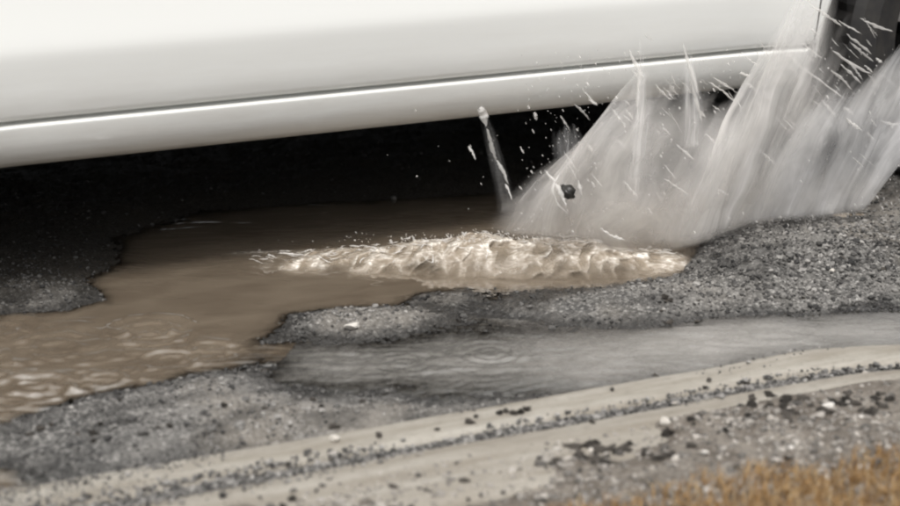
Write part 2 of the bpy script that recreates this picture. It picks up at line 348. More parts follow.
# ------------------------------------------------------------------ loose stones
ICO_V = None
def ico():
    p = (1 + 5 ** .5) / 2
    v = np.array([(-1, p, 0), (1, p, 0), (-1, -p, 0), (1, -p, 0), (0, -1, p), (0, 1, p), (0, -1, -p), (0, 1, -p), (p, 0, -1), (p, 0, 1), (-p, 0, -1), (-p, 0, 1)], float)
    v /= np.linalg.norm(v[0])
    f = np.array([(0, 11, 5), (0, 5, 1), (0, 1, 7), (0, 7, 10), (0, 10, 11), (1, 5, 9), (5, 11, 4), (11, 10, 2), (10, 7, 6), (7, 1, 8), (3, 9, 4), (3, 4, 2), (3, 2, 6), (3, 6, 8), (3, 8, 9), (4, 9, 5), (2, 4, 11), (6, 2, 10), (8, 6, 7), (9, 8, 1)])
    return v, f
ICO_V, ICO_F = ico()
def rot_rand(n):
    q = RNG.normal(size=(n, 4)); q /= np.linalg.norm(q, axis=1)[:, None]; w, x, y, z = q.T
    return np.stack([1 - 2 * (y * y + z * z), 2 * (x * y - z * w), 2 * (x * z + y * w), 2 * (x * y + z * w), 1 - 2 * (x * x + z * z), 2 * (y * z - x * w), 2 * (x * z - y * w), 2 * (y * z + x * w), 1 - 2 * (x * x + y * y)], -1).reshape(n, 3, 3)
def cloud(name, pos, size, mat, parent=None, flat=.7, rnd=None, wet_shade=None, label=None, smooth=False):
    n = len(pos); sc = size[:, None] * RNG.uniform(.6, 1.15, (n, 3))
    jit = RNG.uniform(.75, 1.2, (n, 12, 1))
    V = np.einsum('nij,nkj->nki', rot_rand(n), ICO_V[None] * jit * sc[:, None, :]); V[..., 2] *= flat
    V += pos[:, None, :]
    F = (ICO_F[None] + (np.arange(n) * 12)[:, None, None]).reshape(-1, 3)
    rnd = RNG.random(n) if rnd is None else rnd; wet_shade = np.zeros(n) if wet_shade is None else wet_shade
    o = mesh_np(name, V.reshape(-1, 3), F, mat, parent, smooth, {'rnd': ('FLOAT', np.repeat(rnd, 12)), 'wet_shade': ('FLOAT', np.repeat(wet_shade, 12))})
    o['kind'] = 'stuff'
    if label: o['label'] = label
    return o
def scatter_road(n):
    x = RNG.uniform(.4, 3.5, n); y = RNG.uniform(2.735, 4.5, n)
    return x, y
NS = 260000
x, y = scatter_road(NS)
h = road_h(x, y); dm = np.maximum.reduce([sdf(POLY_MUD, x, y), sdf(POLY_GUT, x, y), sdf(POLY_FAR, x, y)])
dens = .10 + .25 * sstep(-.1, .5, fbm(x * 7, y * 7, 4, 31))
for (px, py, r, a) in ((790, 262, .30, .75), (860, 285, .26, .9), (700, 290, .2, .4), (350, 322, .09, .7), (120, 425, .3, .45), (300, 400, .25, .25), (40, 300, .22, .55), (60, 230, .4, .4), (890, 190, .3, .7), (760, 235, .25, .4)):
    q = gp(px, py); dens = dens + a * np.exp(-((x - q[0]) ** 2 + (y - q[1]) ** 2 * 1.6) / r ** 2)
dens = dens * sstep(-.011, .002, h) * (1 - .85 * sstep(3.62, 3.95, y) * sstep(2.6, 2.3, x)) * np.where(dm > .02, .05, 1)
k = RNG.random(NS) < np.clip(dens, 0, 1) * .42
x, y, h = x[k], y[k], h[k]
qc = gp(840, 282); coarse = np.exp(-((x - qc[0]) ** 2 + 2 * (y - qc[1]) ** 2) / .30 ** 2)
sz = np.clip(RNG.lognormal(math.log(.0022), .48, len(x)) * (1 + .35 * coarse), .0011, .010)
cloud('road_gravel', np.stack([x, y, h + sz * .25], -1), sz, M['gravel'], rnd=RNG.random(len(x)) ** (1.2 + 1.2 * coarse), wet_shade=np.clip(wet_shade_of(h, x, y) * .95 + .5 * coarse * (RNG.random(len(x)) < .35), 0, 1), label='loose grey gravel strewn over the broken asphalt')
# verge gravel
n = 26000; x = RNG.uniform(.5, 2.7, n); y = RNG.uniform(1.8, 2.53, n); h = verge_h(x, y)
k = RNG.random(n) < (.3 + .7 * sstep(-.2, .4, fbm(x * 6, y * 6, 3, 41))) * (1 - sstep(2.46, 2.56, y) * .85); x, y, h = x[k], y[k], h[k]
sz = np.clip(RNG.lognormal(math.log(.0027), .5, len(x)), .0012, .010)
hh = np.where(y > 2.38, np.maximum(h, .020), h); y = y + koff(x) * sstep(1.9, 2.35, y)
cloud('verge_gravel', np.stack([x, y, hh + sz * .2], -1), sz, M['chip'], label='small stones and grit scattered on the dirt verge')
# grit in the joint
n = 11000; x = RNG.uniform(.3, 2.9, n); wl_ = 1 + 1.3 * sstep(1.35, .9, x); y = np.clip(RNG.normal(2.608, .013, n) * 1 + RNG.normal(0, .011, n) * (wl_ - .6), 2.535, 2.70)
sz = np.clip(RNG.lognormal(math.log(.0026), .4, n), .0012, .008); k = (fbm(x * 5, y * 20, 3, 46) + 1.2 * sstep(1.3, .8, x) - 14 * np.abs(y - 2.610) + .35 > 0); x, y, sz = x[k], y[k], sz[k]; n = len(x)
z = np.where(y > 2.632, .013, np.where(y < 2.588, .020, .003 + .008 * RNG.random(n)))
cloud('joint_grit', np.stack([x, y + koff(x), z + sz * .3], -1), sz, M['gravel'], rnd=RNG.random(n) ** 1.6, label='fine dark grit lying along the gutter joint')
n = 2600; x = np.where(RNG.random(n) < .7, .3 + RNG.exponential(.22, n), RNG.uniform(.3, 2.9, n)); y = np.clip(2.734 - np.abs(RNG.normal(0, .024, n)) * (1 + 2 * sstep(.9, .4, x)), 2.635, 2.734); sz = np.clip(RNG.lognormal(math.log(.0017), .4, n), .0008, .005) * np.where((x > .9) & (fbm(x * 6, y * 12, 3, 45) < .12), .0, 1)
k = sz > 0; x, y, sz = x[k], y[k], sz[k]; n = len(x)
cloud('gutter_grit', np.stack([x, y + koff(x), np.full(n, .014) + sz * .3], -1), sz, M['gravel'], rnd=RNG.random(n) ** 2, label='thin scatter of dark grit on the gutter concrete')

# single stones: top-level things, a few shapes shared by all
def stone_mesh(seed, mat, lump=.25, sub=2):
    import bmesh
    r = random.Random(seed); bm = bmesh.new(); bmesh.ops.create_icosphere(bm, subdivisions=sub, radius=1)
    ph = [(Vector((r.gauss(0, 1), r.gauss(0, 1), r.gauss(0, 1))).normalized(), r.uniform(.55, .95)) for _ in range(9)]
    for v in bm.verts:
        k = 1.0
        for d, c in ph:
            q = v.co.dot(d)
            if q > c: v.co -= d * (q - c) * .9
        v.co *= 1 + r.uniform(-lump, lump) * .35
    me = bpy.data.meshes.new('stone'); bm.to_mesh(me); bm.free(); me.materials.append(mat)
    at = me.attributes.new('rnd', 'FLOAT', 'POINT'); at.data.foreach_set('value', [r.random()] * len(me.vertices))
    me.attributes.new('wet_shade', 'FLOAT', 'POINT')
    return me
SM = {m: [stone_mesh(i * 7 + len(m), M[m], 1.1 if m == 'clod' else .25) for i in range(5)] for m in ('clod', 'pale', 'chip', 'gravel')}
def stone(name, kind, p, s, label, cat, group=None, flat=.6):
    o = bpy.data.objects.new(name, random.choice(SM[kind])); C.objects.link(o)
    sx = s * random.uniform(.8, 1.3); o.scale = (sx, s * random.uniform(.7, 1.1), s * flat)
    o.location = (p[0], p[1], p[2] + s * flat * .55); o.rotation_euler = (random.uniform(-.2, .2), random.uniform(-.2, .2), random.uniform(0, 6.3))
    return tag(o, label, cat, group)
def top_z(x, y):
    y0 = y; y = y - float(koff(x))
    if 2.632 < y < 2.732: return .013
    if 2.588 <= y <= 2.632: return .005
    a = np.array([x]), np.array([y0])
    if y < 2.588: return max(float(verge_h(*a)[0]), .020 if y > 2.38 else -1)
    return float(road_h(*a)[0])
def at_px(px, py):
    p = gp(px, py)
    for _ in range(4): p = gp(px, py, top_z(p[0], p[1]))
    return p
stone('white_stone', 'pale', at_px(352, 328), .016, 'white flat stone on the gravel island beside the muddy puddle', 'stone', flat=.45)
stone('white_stone', 'pale', at_px(334, 440), .012, 'small white stone at the gutter edge beside dark debris', 'stone', flat=.5)
stone('white_stone', 'pale', at_px(466, 449), .010, 'small bright white stone on the edge of the kerb by the debris joint', 'stone', flat=.7)
stone('white_stone', 'pale', at_px(665, 424), .010, 'round white stone on the dirt at the kerb edge above a dark clod', 'stone', flat=.8)
stone('white_stone', 'pale', at_px(832, 272), .008, 'small white stone in the dark coarse gravel heap', 'stone')
stone('dirt_clod', 'clod', at_px(667, 436), .012, 'dark clod just below the round white stone', 'clod', flat=.8)
for (px, py) in ((500, 414), (506, 412), (514, 414), (521, 413), (527, 410), (476, 417), (470, 423), (437, 430), (652, 375), (658, 372), (671, 371), (668, 379), (655, 378), (709, 381), (705, 388), (747, 386), (610, 383), (612, 390), (643, 374)):
    stone('dark_chip', 'clod', at_px(px, py), random.uniform(.004, .009), 'dark little clod lying on the pale gutter strip', 'clod', 'dark clods on the gutter')
for i in range(95):
    x = random.choice((random.uniform(.6, 2.3), random.gauss(1.5, .08), random.gauss(1.05, .1), random.gauss(1.9, .07), random.gauss(.85, .08))); yy = 2.606 + random.gauss(0, .013 + .012 * (x < 1.2)) + float(koff(x))
    stone('joint_stone', random.choice(('clod', 'gravel', 'gravel', 'chip')), (x, yy, top_z(x, yy)), random.uniform(.003, .008), 'small grey stone in the debris line between gutter and kerb', 'stone', 'stones along the gutter joint')
for i in range(110):
    x = random.uniform(.75, 2.3); yy = random.uniform(2.15, 2.50)
    kd = random.choice(('clod', 'clod', 'clod', 'chip', 'chip', 'chip', 'chip', 'chip', 'pale'))
    lb = {'clod': 'small dark earthy lump on the dirt verge beside the kerb', 'chip': 'mid grey stone chip on the dirt verge beside the kerb', 'pale': 'pale cream pebble on the dirt verge beside the kerb'}[kd]
    stone('verge_' + {'clod': 'lump', 'chip': 'chip', 'pale': 'pebble'}[kd], kd, (x, yy, top_z(x, yy)), random.uniform(.004, .010), lb, 'stone', {'clod': 'dark lumps on the verge', 'chip': 'grey chips on the verge', 'pale': 'pale pebbles on the verge'}[kd])
for i in range(60):
    px, py = random.choice(((random.uniform(740, 895), random.uniform(258, 300)), (random.uniform(20, 380), random.uniform(385, 450)), (random.uniform(640, 740), random.uniform(285, 325))))
    stone('road_stone', random.choice(('clod', 'gravel', 'clod')), at_px(px, py), random.uniform(.004, .008), 'dark stone lying loose on the gravelly asphalt', 'stone', 'larger stones on the asphalt')
for (px, py, s) in [(random.gauss(605, 26), random.gauss(455, 5), random.uniform(.006, .013)) for _ in range(26)] + [(random.uniform(745, 895), random.gauss(408, 7), random.uniform(.006, .012)) for _ in range(40)] + [(558, 462, .010), (552, 466, .008), (690, 420, .010), (698, 417, .009)]:
    stone('dirt_clod', 'clod', at_px(px, py), s, 'lumpy dark soil clod sitting on the verge edge', 'clod', 'soil clods on the verge', .42)

# dry grass
n = 34000; gx, gy = [], []
edge = [gp(560, 530, .03), gp(640, 500, .03), (0, 0)]
x = RNG.uniform(1.0, 3.0, n * 4); y = RNG.uniform(1.2, 2.40, n * 4)
pa, pb = gp(655, 500, .03), gp(900, 466, .03); e = (pb - pa)[:2]; L = np.hypot(*e); nn = np.array([e[1], -e[0]]) / L
dd = (x - pa[0]) * nn[0] + (y - pa[1]) * nn[1] + .03 * fbm(x * 12, y * 12, 3, 55)
k = (dd > RNG.exponential(.012, n * 4) - .012) & (dd < .5); x, y = x[k][:n], y[k][:n]
n = len(x); h = verge_h(x, y); a = RNG.uniform(0, 6.28, n); ln = RNG.uniform(.010, .034, n); w = RNG.uniform(.0007, .0013, n); lean = RNG.uniform(.3, 1.3, n)
V = np.zeros((n, 6, 3)); ca, sa = np.cos(a), np.sin(a)
for j, (q, ww) in enumerate(((0, 1), (.55, .8), (1, .1))):
    ox = ca * ln * lean * q * q; oy = sa * ln * lean * q * q; oz = ln * q * (1 - .35 * q * np.minimum(lean, 1))
    for sgn, idx in ((-1, 2 * j), (1, 2 * j + 1)):
        V[:, idx] = np.stack([x + ox - sa * w * ww * sgn, y + oy + ca * w * ww * sgn, h - .002 + oz], -1)
F = np.concatenate([np.array([(0, 1, 3, 2), (2, 3, 5, 4)])[None] + (np.arange(n) * 6)[:, None, None]]).reshape(-1, 4)
o = mesh_np('dry_grass', V.reshape(-1, 3), F, M['grass'], smooth=False, attrs={'rnd': ('FLOAT', np.repeat(RNG.random(n), 6))}); o['kind'] = 'stuff'; o['label'] = 'short dry orange brown grass on the verge'

# ------------------------------------------------------------------ the car
TS = 3.50                     # the outermost line of the near side
TC = TS + .92                 # centre line
WR, AR = .36, .450            # wheel and arch radius
WX = (.20, 2.985); WZ = .36
S0, S1 = -.70, 3.92
# side profile: (z, inset from the outermost line)
PROF = [(.372, .034), (.375, .026), (.385, .0215), (.402, .0170), (.409, .0150), (.43, .0112), (.46, .0062), (.482, .0028), (.493, .0014), (.503, .0010), (.515, .0018), (.53, .0032), (.56, .0062), (.60, .0098), (.66, .0142), (.74, .0185), (.84, .026), (.92, .032), (.98, .045), (1.02, .07)]
def end_inset(s):
    a = np.clip((s - 3.1) / (S1 - 3.1), 0, 1); b = np.clip((.15 - s) / (.15 - S0), 0, 1)
    return .34 * a ** 3.2 + .22 * b ** 3.2
def flare(s, z):              # wings swell a little round the wheels
    f = 0
    for wx in WX:
        r = math.hypot(s - wx, (z - WZ))
        f = max(f, float(sstep(.62, AR, np.array(r))))
    return -.016 * f
def side_pt(s, z, ins, sgn): # sgn -1 near side, +1 far side
    w = .92 - ins - end_inset(s) - flare(s, z)
    return (s, TC + sgn * w, z)
car = empty('white_car', (1.6, TC, 0))
tag(car, 'white car with sculpted sill driving through the muddy puddle', 'car')
def kid(o):                   # parent while keeping the place
    o.parent = car; o.matrix_parent_inverse = car.matrix_world.inverted(); return o
bpy.context.view_layer.update()
from mathutils import Matrix
INV = Matrix.Translation((-1.6, -TC, 0))
def under(o, par=None, inv=True):
    o.parent = par or car
    if par is None: o.matrix_parent_inverse = INV
    return o
D0, D1 = .735, 2.522          # door edges
def side_panel(name, sgn, sa, sb, mat):
    st = np.arange(sa, sb, .02).tolist() + [sb]
    zz = []
    for (z0, i0), (z1, i1) in zip(PROF[:-1], PROF[1:]):
        m = max(1, int((z1 - z0) / .022))
        zz += [(z0 + (z1 - z0) * q / m, i0 + (i1 - i0) * q / m) for q in range(m)]
    zz.append(PROF[-1])
    V, inside = [], []
    for s in st:
        # the inner return edge, then the skin
        for kk, (z, ins) in enumerate([(PROF[0][0], .09)] + zz):
            s2, z2, hit = s, z, False
            for wx in WX:
                r = math.hypot(s - wx, z - WZ)
                if r < AR:
                    hit = True; kf = AR / max(r, 1e-4); s2 = wx + (s - wx) * kf; z2 = WZ + (z - WZ) * kf
                    if z2 < PROF[0][0] and z >= WZ: z2 = max(z2, PROF[0][0])
            if hit:
                ins2 = float(np.interp(z2, [q[0] for q in zz], [q[1] for q in zz]))
                V.append(side_pt(s2, z2, max(ins2, .0), sgn))
            else: V.append(side_pt(s, z, ins, sgn))
            inside.append(hit)
    nv = len(zz) + 1; F = grid_faces(len(st), nv); ins_a = np.array(inside)
    F = F[~ins_a[F].all(1)]
    if sgn > 0: F = F[:, ::-1]
    return under(mesh_np(name, V, F, mat))
for sgn in (-1, 1):
    side_panel('rear_wing', sgn, S0, D0 - .004, M['paint'])
    side_panel('front_wing', sgn, D1 + .004, S1, M['paint'])
    d = side_panel('door', sgn, D0, D1, M['paint'])
    hv = []
    hx = D0 + .12
    V = []; 
    for q in range(9):
        a = q / 8; c = side_pt(hx + .2 * a, .90, .03, sgn); off = .045 * math.sin(math.pi * a) ** .5
        for b in range(8):
            th = b * math.pi / 4; V.append((c[0], c[1] + sgn * (off + .010 * math.cos(th)), c[2] + .014 * math.sin(th)))
    F = [[i * 8 + b, i * 8 + (b + 1) % 8, i * 8 + 8 + (b + 1) % 8, i * 8 + 8 + b] for i in range(8) for b in range(8)]
    hd = pyobj('door_handle', V, F, M['paint']); hd.parent = d
    # sill: rounded rocker panel between the wheels
    sp = [(.40, .07), (.366, .050), (.3645, .034), (.3636, .0262), (.3624, .0236), (.3608, .0229), (.3580, .0232), (.350, .0256), (.33, .0305), (.31, .041), (.29, .056), (.275, .083), (.266, .12), (.268, .165), (.30, .19)]
    st = np.linspace(WX[0] + .43, WX[1] - .455, 90); V = []
    for s in st:
        e = sstep(.02, 0, np.array(s - st[0])) * .02 + sstep(.02, 0, np.array(st[-1] - s)) * .02
        for z, ins in sp: V.append(side_pt(s, z, ins + float(e), sgn))
    F = grid_faces(len(st), len(sp))
    if sgn < 0: F = F[:, ::-1]
    under(mesh_np('sill', V, F, M['paint']))
    # arch lips
    for wx in WX:
        V = []; nA = 40
        for q in range(nA + 1):
            th = math.radians(-2 + 184 * q / nA)
            s, z = wx + AR * math.cos(th), WZ + AR * math.sin(th)
            ins = float(np.interp(z, [q_[0] for q_ in PROF], [q_[1] for q_ in PROF])) if z > PROF[0][0] else .03
            b = side_pt(s, z, ins, sgn)
            for (dr, dt) in ((.004, 0), (-.004, .004), (-.012, .02), (-.012, .10)):
                V.append((wx + (AR + dr) * math.cos(th), b[1] - sgn * (dt - .002), WZ + (AR + dr) * math.sin(th)))
        under(mesh_np('arch_lip', V, grid_faces(nA + 1, 4), M['paint']))
        V = []
        for q in range(nA + 1):
            th = math.radians(-8 + 196 * q / nA)
            for dt in (.06, .42): V.append((wx + (AR + .004) * math.cos(th), TC + sgn * (.92 - dt), WZ + (AR + .004) * math.sin(th)))
        under(mesh_np('wheel_housing', V, grid_faces(nA + 1, 2), M['black']))
def boxes(name, bl, mat):
    V, F = [], []
    for (x0, x1, y0, y1, z0, z1) in bl:
        k = len(V); V += [(x, y, z) for x in (x0, x1) for y in (y0, y1) for z in (z0, z1)]
        F += [[k + i for i in f] for f in ((0, 1, 3, 2), (4, 6, 7, 5), (0, 4, 5, 1), (2, 3, 7, 6), (0, 2, 6, 4), (1, 5, 7, 3))]
    return under(pyobj(name, V, F, mat, smooth=False))
boxes('floor_pan', [(WX[0] + .43, WX[1] - .45, TS + .34, TC + .60, .235, .42), (WX[0] + .43, WX[1] - .45, TS + .16, TC + .78, .30, .43), (S0 + .25, WX[0] + .43, TC - .48, TC + .48, .24, .5), (WX[1] - .45, S1 - .25, TC - .48, TC + .48, .22, .5)], M['black'])  # middle of the pan hangs low to block light from the far side
boxes('exhaust', [(.3, 2.6, TC - .06, TC + .04, .19, .24)], M['trim'])
boxes('axle', [(WX[0] - .04, WX[0] + .04, TC - .75, TC + .75, .32, .40)], M['trim']); boxes('axle', [(WX[1] - .04, WX[1] + .04, TC - .75, TC + .75, .32, .40)], M['trim'])
# upper body: lofted shell over the flanks
def hw(s, ins): return .92 - ins - float(end_inset(np.array(s)))
def top_line(s):
    return float(np.interp(s, [S0, -.62, -.40, -.05, .7, 1.6, 2.15, 2.95, 3.5, 3.8, S1], [.99, 1.06, 1.45, 1.62, 1.70, 1.69, 1.62, 1.10, 1.02, .92, .80]))
st = np.linspace(S0, S1, 110); V = []
for s in st:
    zt = top_line(s); zb = min(1.02, zt - .02); cab = max(0, zt - 1.10) / .6
    row = [(hw(s, .07), zb), (hw(s, .085), zb + (zt - zb) * .08), (hw(s, .085 + .22 * cab), zb + (zt - zb) * .86), (hw(s, .16 + .26 * cab), zt - .015), (hw(s, .42 + .1 * cab), zt), (0, zt + .02)]
    full = [(TC - w, z) for w, z in row] + [(TC + w, z) for w, z in row[-2::-1]]
    V += [(s, y, z) for y, z in full]
under(mesh_np('roof_and_bonnet', V, grid_faces(110, 11), M['paint'], smooth=True))
for end, s in (('front_bumper', S1), ('rear_bumper', S0)):
    V = []; zs = np.linspace(.28, .98, 10); ys = np.linspace(-1, 1, 21)
    for z in zs:
        for q in ys:
            w = .92 - float(end_inset(np.array(s))) + .01; bul = (.10 * math.sin(math.pi * (z - .2) / .95)) * (1 - abs(q) ** 4)
            V.append((s + (bul if s > 1 else -bul) * .9, TC + q * w, z))
    under(mesh_np(end, V, grid_faces(10, 21), M['paint']))
def quad(name, pts, mat): return under(pyobj(name, pts, [list(range(len(pts)))], mat, smooth=False))
for sgn in (-1, 1):
    for a, b in ((-.1, .72), (.78, 2.3)):
        P = []
        for s, fz in ((a, .14), (b, .14), (b - (.25 if b > 2 else 0), .82), (a + (.12 if a < 0 else 0), .82)):
            zt = top_line(s); zb = min(1.02, zt - .02); cab = max(0, zt - 1.10) / .6
            f = (fz - .08) / .78; w = hw(s, .085 + .22 * cab * f) + .006; P.append((s, TC + sgn * w, zb + (zt - zb) * fz))
        quad('side_window', P, M['glass'])
    boxes('headlight', [(S1 - .22, S1 + .0, TC + sgn * .60 - .1, TC + sgn * .60 + .1, .66, .77)], M['lens'])
    boxes('tail_light', [(S0 - .02, S0 + .12, TC + sgn * .62 - .07, TC + sgn * .62 + .07, .78, .96)], M['red'])
quad('windscreen', [(2.22, TC - .60, 1.60), (2.22, TC + .60, 1.60), (2.86, TC + .74, 1.185), (2.86, TC - .74, 1.185)], M['glass'])
# wheels
def wheel(wx, sgn):
    w = empty('wheel', (wx - 1.6, sgn * .80, WZ), car)
    prof = [(.235, -.10), (.245, -.112), (.30, -.118), (.335, -.108), (.352, -.090), (.360, -.070), (.360, -.042), (.352, -.040), (.352, -.034), (.360, -.032), (.360, -.004), (.352, -.002), (.352, .004), (.360, .006), (.360, .034), (.352, .036), (.352, .042), (.36, .044), (.36, .07), (.352, .09), (.335, .108), (.30, .118), (.245, .112), (.235, .10)]
    nA = 128; V = []
    for q in range(nA):
        th = 2 * math.pi * q / nA
        for j, (r, yy) in enumerate(prof):
            blk = r > .355 and abs(yy) > .035 and q % 4 == 0
            rr = r - (.007 if blk else 0)
            V.append((rr * math.cos(th), yy, rr * math.sin(th)))
    nv = len(prof); F = grid_faces(nA, nv).tolist() + [[(nA - 1) * nv + j, j, j + 1, (nA - 1) * nv + j + 1] for j in range(nv - 1)]
    t = pyobj('tyre', V, F, M['tyre'], w, smooth=False)
    V = []; rp = [(.238, -.10), (.238, .10), (.225, .08), (.215, 0), (.225, -.08), (.238, -.10)]
    for q in range(64):
        th = 2 * math.pi * q / 64
        for r, yy in rp: V.append((r * math.cos(th), yy, r * math.sin(th)))
    F = [[q * 6 + j, ((q + 1) % 64) * 6 + j, ((q + 1) % 64) * 6 + j + 1, q * 6 + j + 1] for q in range(64) for j in range(5)]
    pyobj('rim', V, F, M['alloy'], w)
    for q in range(5):
        th = 2 * math.pi * q / 5 + .3; c, s_ = math.cos(th), math.sin(th); V = []
        for r, hwid in ((.02, .035), (.12, .026), (.222, .032)):
            for off in (-hwid, hwid):
                for dy in (0, .025): V.append((r * c - off * s_, sgn * (.055 + dy - .05 * (r > .2) * 0), r * s_ + off * c))
        F = []
        for i in (0, 4): F += [[i, i + 4, i + 5, i + 1], [i + 2, i + 3, i + 7, i + 6], [i, i + 2, i + 6, i + 4], [i + 1, i + 5, i + 7, i + 3]]
        pyobj('spoke', V, F, M['alloy'], w, smooth=False)
    V = [(0, sgn * .092, 0)]
    for q in range(20): V.append((.05 * math.cos(q * math.pi / 10), sgn * .088, .05 * math.sin(q * math.pi / 10)))
    for q in range(20): V.append((.055 * math.cos(q * math.pi / 10), sgn * .04, .055 * math.sin(q * math.pi / 10)))
    F = [[0, 1 + q, 1 + (q + 1) % 20] for q in range(20)] + [[1 + q, 21 + q, 21 + (q + 1) % 20, 1 + (q + 1) % 20] for q in range(20)]
    pyobj('hub_cap', V, F, M['alloy'], w)
for wx in WX:
    for sgn in (-1, 1): wheel(wx, sgn)

# ------------------------------------------------------------------ the splash
q0 = gp(620, 243)
splash = empty('water_splash', (q0[0], q0[1], 0)); SINV = Matrix.Translation((-q0[0], -q0[1], 0))
tag(splash, 'muddy white water splash thrown up between sill and front wheel', 'splash')
def spl(o): o.parent = splash; o.matrix_parent_inverse = SINV; return o
def lerp_rays(rays, nu):
    R = np.array(rays, float); k = np.linspace(0, len(R) - 1, nu); i = np.clip(k.astype(int), 0, len(R) - 2); f = (k - i)[:, None]; f = f * f * (3 - 2 * f) * .5 + f * .5
    return R[i] * (1 - f) + R[i + 1] * f
def sheet(name, rays, seed, mud, tshift=0.0, nu=90, nv=60, bulge=.03, curl=.0, fade=(.12, .12), top=1.4, base=0.0, gain=1.0):
    """rays: (base px x, y, across-road place, top px x, y, across-road place, density); authored against the photograph, kept in metres"""
    R = lerp_rays(rays, nu); v = np.linspace(0, 1, nv); V = []; D = []; U = []
    uu = np.linspace(0, 1, nu); L_ = 1.2 + 1.6 * fbm(uu * 6, uu * 0 + seed, 3, seed + 31); rag = fbm(uu * 16, uu * 0 + 3.3, 4, seed + 41)
    if name == 'water_tongue': L_ = L_ * 0
    for i in range(nu):
        b = vp(R[i, 0], R[i, 1], R[i, 2] + tshift); t = vp(R[i, 3], R[i, 4], R[i, 5] + tshift)
        p = b[None] + (t - b)[None] * v[:, None]
        p[:, 0] += -.05 * (v * (1 - v)) * (1 + R[i, 6]) * L_[i]; p[:, 2] += bulge * v * (1 - v) * 4 * .5; p[:, 1] -= bulge * np.sin(v * math.pi) ; V.append(p)
        jg = .09 * fbm(v * 4.5, np.full(nv, uu[i] * 3), 4, seed + 61) * min(1, fade[0] * 5); eu = sstep(0, fade[0], uu[i] + jg) * sstep(0, fade[1], 1 - uu[i] + jg)
        dv = (1 - np.clip(v * (1 + .32 * rag[i] + .12), 0, 1) ** top) * (sstep(-.001, .06, v) * (1 - base) + base)
        D.append(R[i, 6] * eu * dv)
        U.append(np.stack([uu[i] + .045 * fbm(v * 3.5, np.full(nv, uu[i] * 5), 3, seed + 51), v + .10 * rag[i], np.full(nv, seed * 1.7)], -1))
    V = np.array(V); D = np.array(D); U = np.array(U)
    nx = fbm(V[..., 0] * 9, V[..., 2] * 7, 4, seed); ny = fbm(V[..., 0] * 7 + 3, V[..., 2] * 6, 4, seed + 9)
    V[..., 1] += .010 * nx; V[..., 0] += .008 * ny
    hq = vp(802, 142, T0); D = D * (1 - (.6 if name != 'mist_sheet' else .35) * np.exp(-((V[..., 0] - hq[0] - .45 * (V[..., 2] - hq[2])) ** 2 / .035 ** 2 + (V[..., 2] - hq[2]) ** 2 / .07 ** 2)))
    edge_n = .65 * fbm(U[..., 0] * 13, U[..., 1] * 1.1, 4, seed + 17) + .55 * fbm(U[..., 0] * 7 + U[..., 1] * 2, U[..., 1] * 4.5, 4, seed + 19)
    D = np.clip(D * (1 + 1.1 * edge_n) * gain, 0, 1)
    mu = np.clip(mud + .5 * (1 - U[..., 1]) * mud + .3 * fbm(V[..., 0] * 5, V[..., 2] * 5, 3, seed + 3), 0, 1)
    return spl(mesh_np(name, V.reshape(-1, 3), grid_faces(nu, nv), M['spray'], attrs={'dens': ('FLOAT', D), 'flow': ('FLOAT_VECTOR', U), 'mud': ('FLOAT', mu)}))
T0 = 3.42
fan = [(486, 232, T0 + .05, 520, 178, T0 + .03, .35), (505, 236, T0 + .03, 585, 140, T0, .55), (545, 240, T0, 640, 70, T0 - .05, .72), (590, 243, T0 - .02, 672, 80, T0 - .08, .62), (640, 246, T0 - .04, 722, 86, T0 - .1, .55), (690, 248, T0 - .06, 775, 84, T0 - .12, .62), (712, 242, T0 - .06, 800, 80, T0 - .12, .5)]
for i, (ts, g) in enumerate(((0, .72), (-.07, .58), (.06, .78))):
    sheet('spray_sheet', fan, 100 + 13 * i, .28, ts, gain=g, nu=130, nv=80, top=5, fade=(.26, .15))
plume = [(630, 246, T0 - .06, 722, 110, T0 - .1, .35), (664, 246, T0 - .07, 762, 55, T0 - .12, .7), (694, 245, T0 - .08, 790, 0, T0 - .14, .95), (716, 238, T0 - .08, 815, -40, T0 - .16, 1.0), (738, 229, T0 - .07, 842, -30, T0 - .16, 1.0), (758, 223, T0 - .05, 862, 35, T0 - .16, .75), (775, 221, T0 - .05, 870, 70, T0 - .14, .5)]
for i, (ts, g) in enumerate(((0, .95), (-.06, .75))):
    sheet('plume_sheet', plume, 200 + 13 * i, .25, ts, gain=g, top=3.5, fade=(.22, .2), nu=120)
burst = [(725, 228, T0 - .02, 790, 110, T0 - .1, .4), (755, 224, T0 - .02, 826, 88, T0 - .1, .85), (790, 221, T0 - .02, 870, 62, T0 - .1, 1.0), (820, 219, T0, 912, 28, T0 - .08, 1.0), (845, 217, T0, 955, 10, T0 - .05, 1.0), (864, 212, T0, 960, 60, T0 - .05, .8), (874, 200, T0, 930, 120, T0 - .05, .5)]
for i, (ts, g) in enumerate(((0, 1.0), (-.07, .8))):
    sheet('burst_sheet', burst, 300 + 13 * i, .12, ts, gain=g, top=5, fade=(.18, .22))
mist = [(500, 246, T0 - .04, 500, 200, T0 - .04, .3), (580, 250, T0 - .07, 590, 170, T0 - .08, .6), (660, 256, T0 - .09, 670, 160, T0 - .1, .8), (712, 243, T0 - .08, 735, 150, T0 - .1, .85), (750, 226, T0 - .02, 775, 150, T0 - .08, .8), (805, 222, T0 + .02, 820, 150, T0 - .08, .7), (872, 219, T0 + .04, 880, 160, T0 - .02, .5)]
for i, (ts, g) in enumerate(((-.02, .75), (.05, .6))):
    sheet('mist_sheet', mist, 400 + 13 * i, .45, ts, gain=g, top=1.2, nv=40)
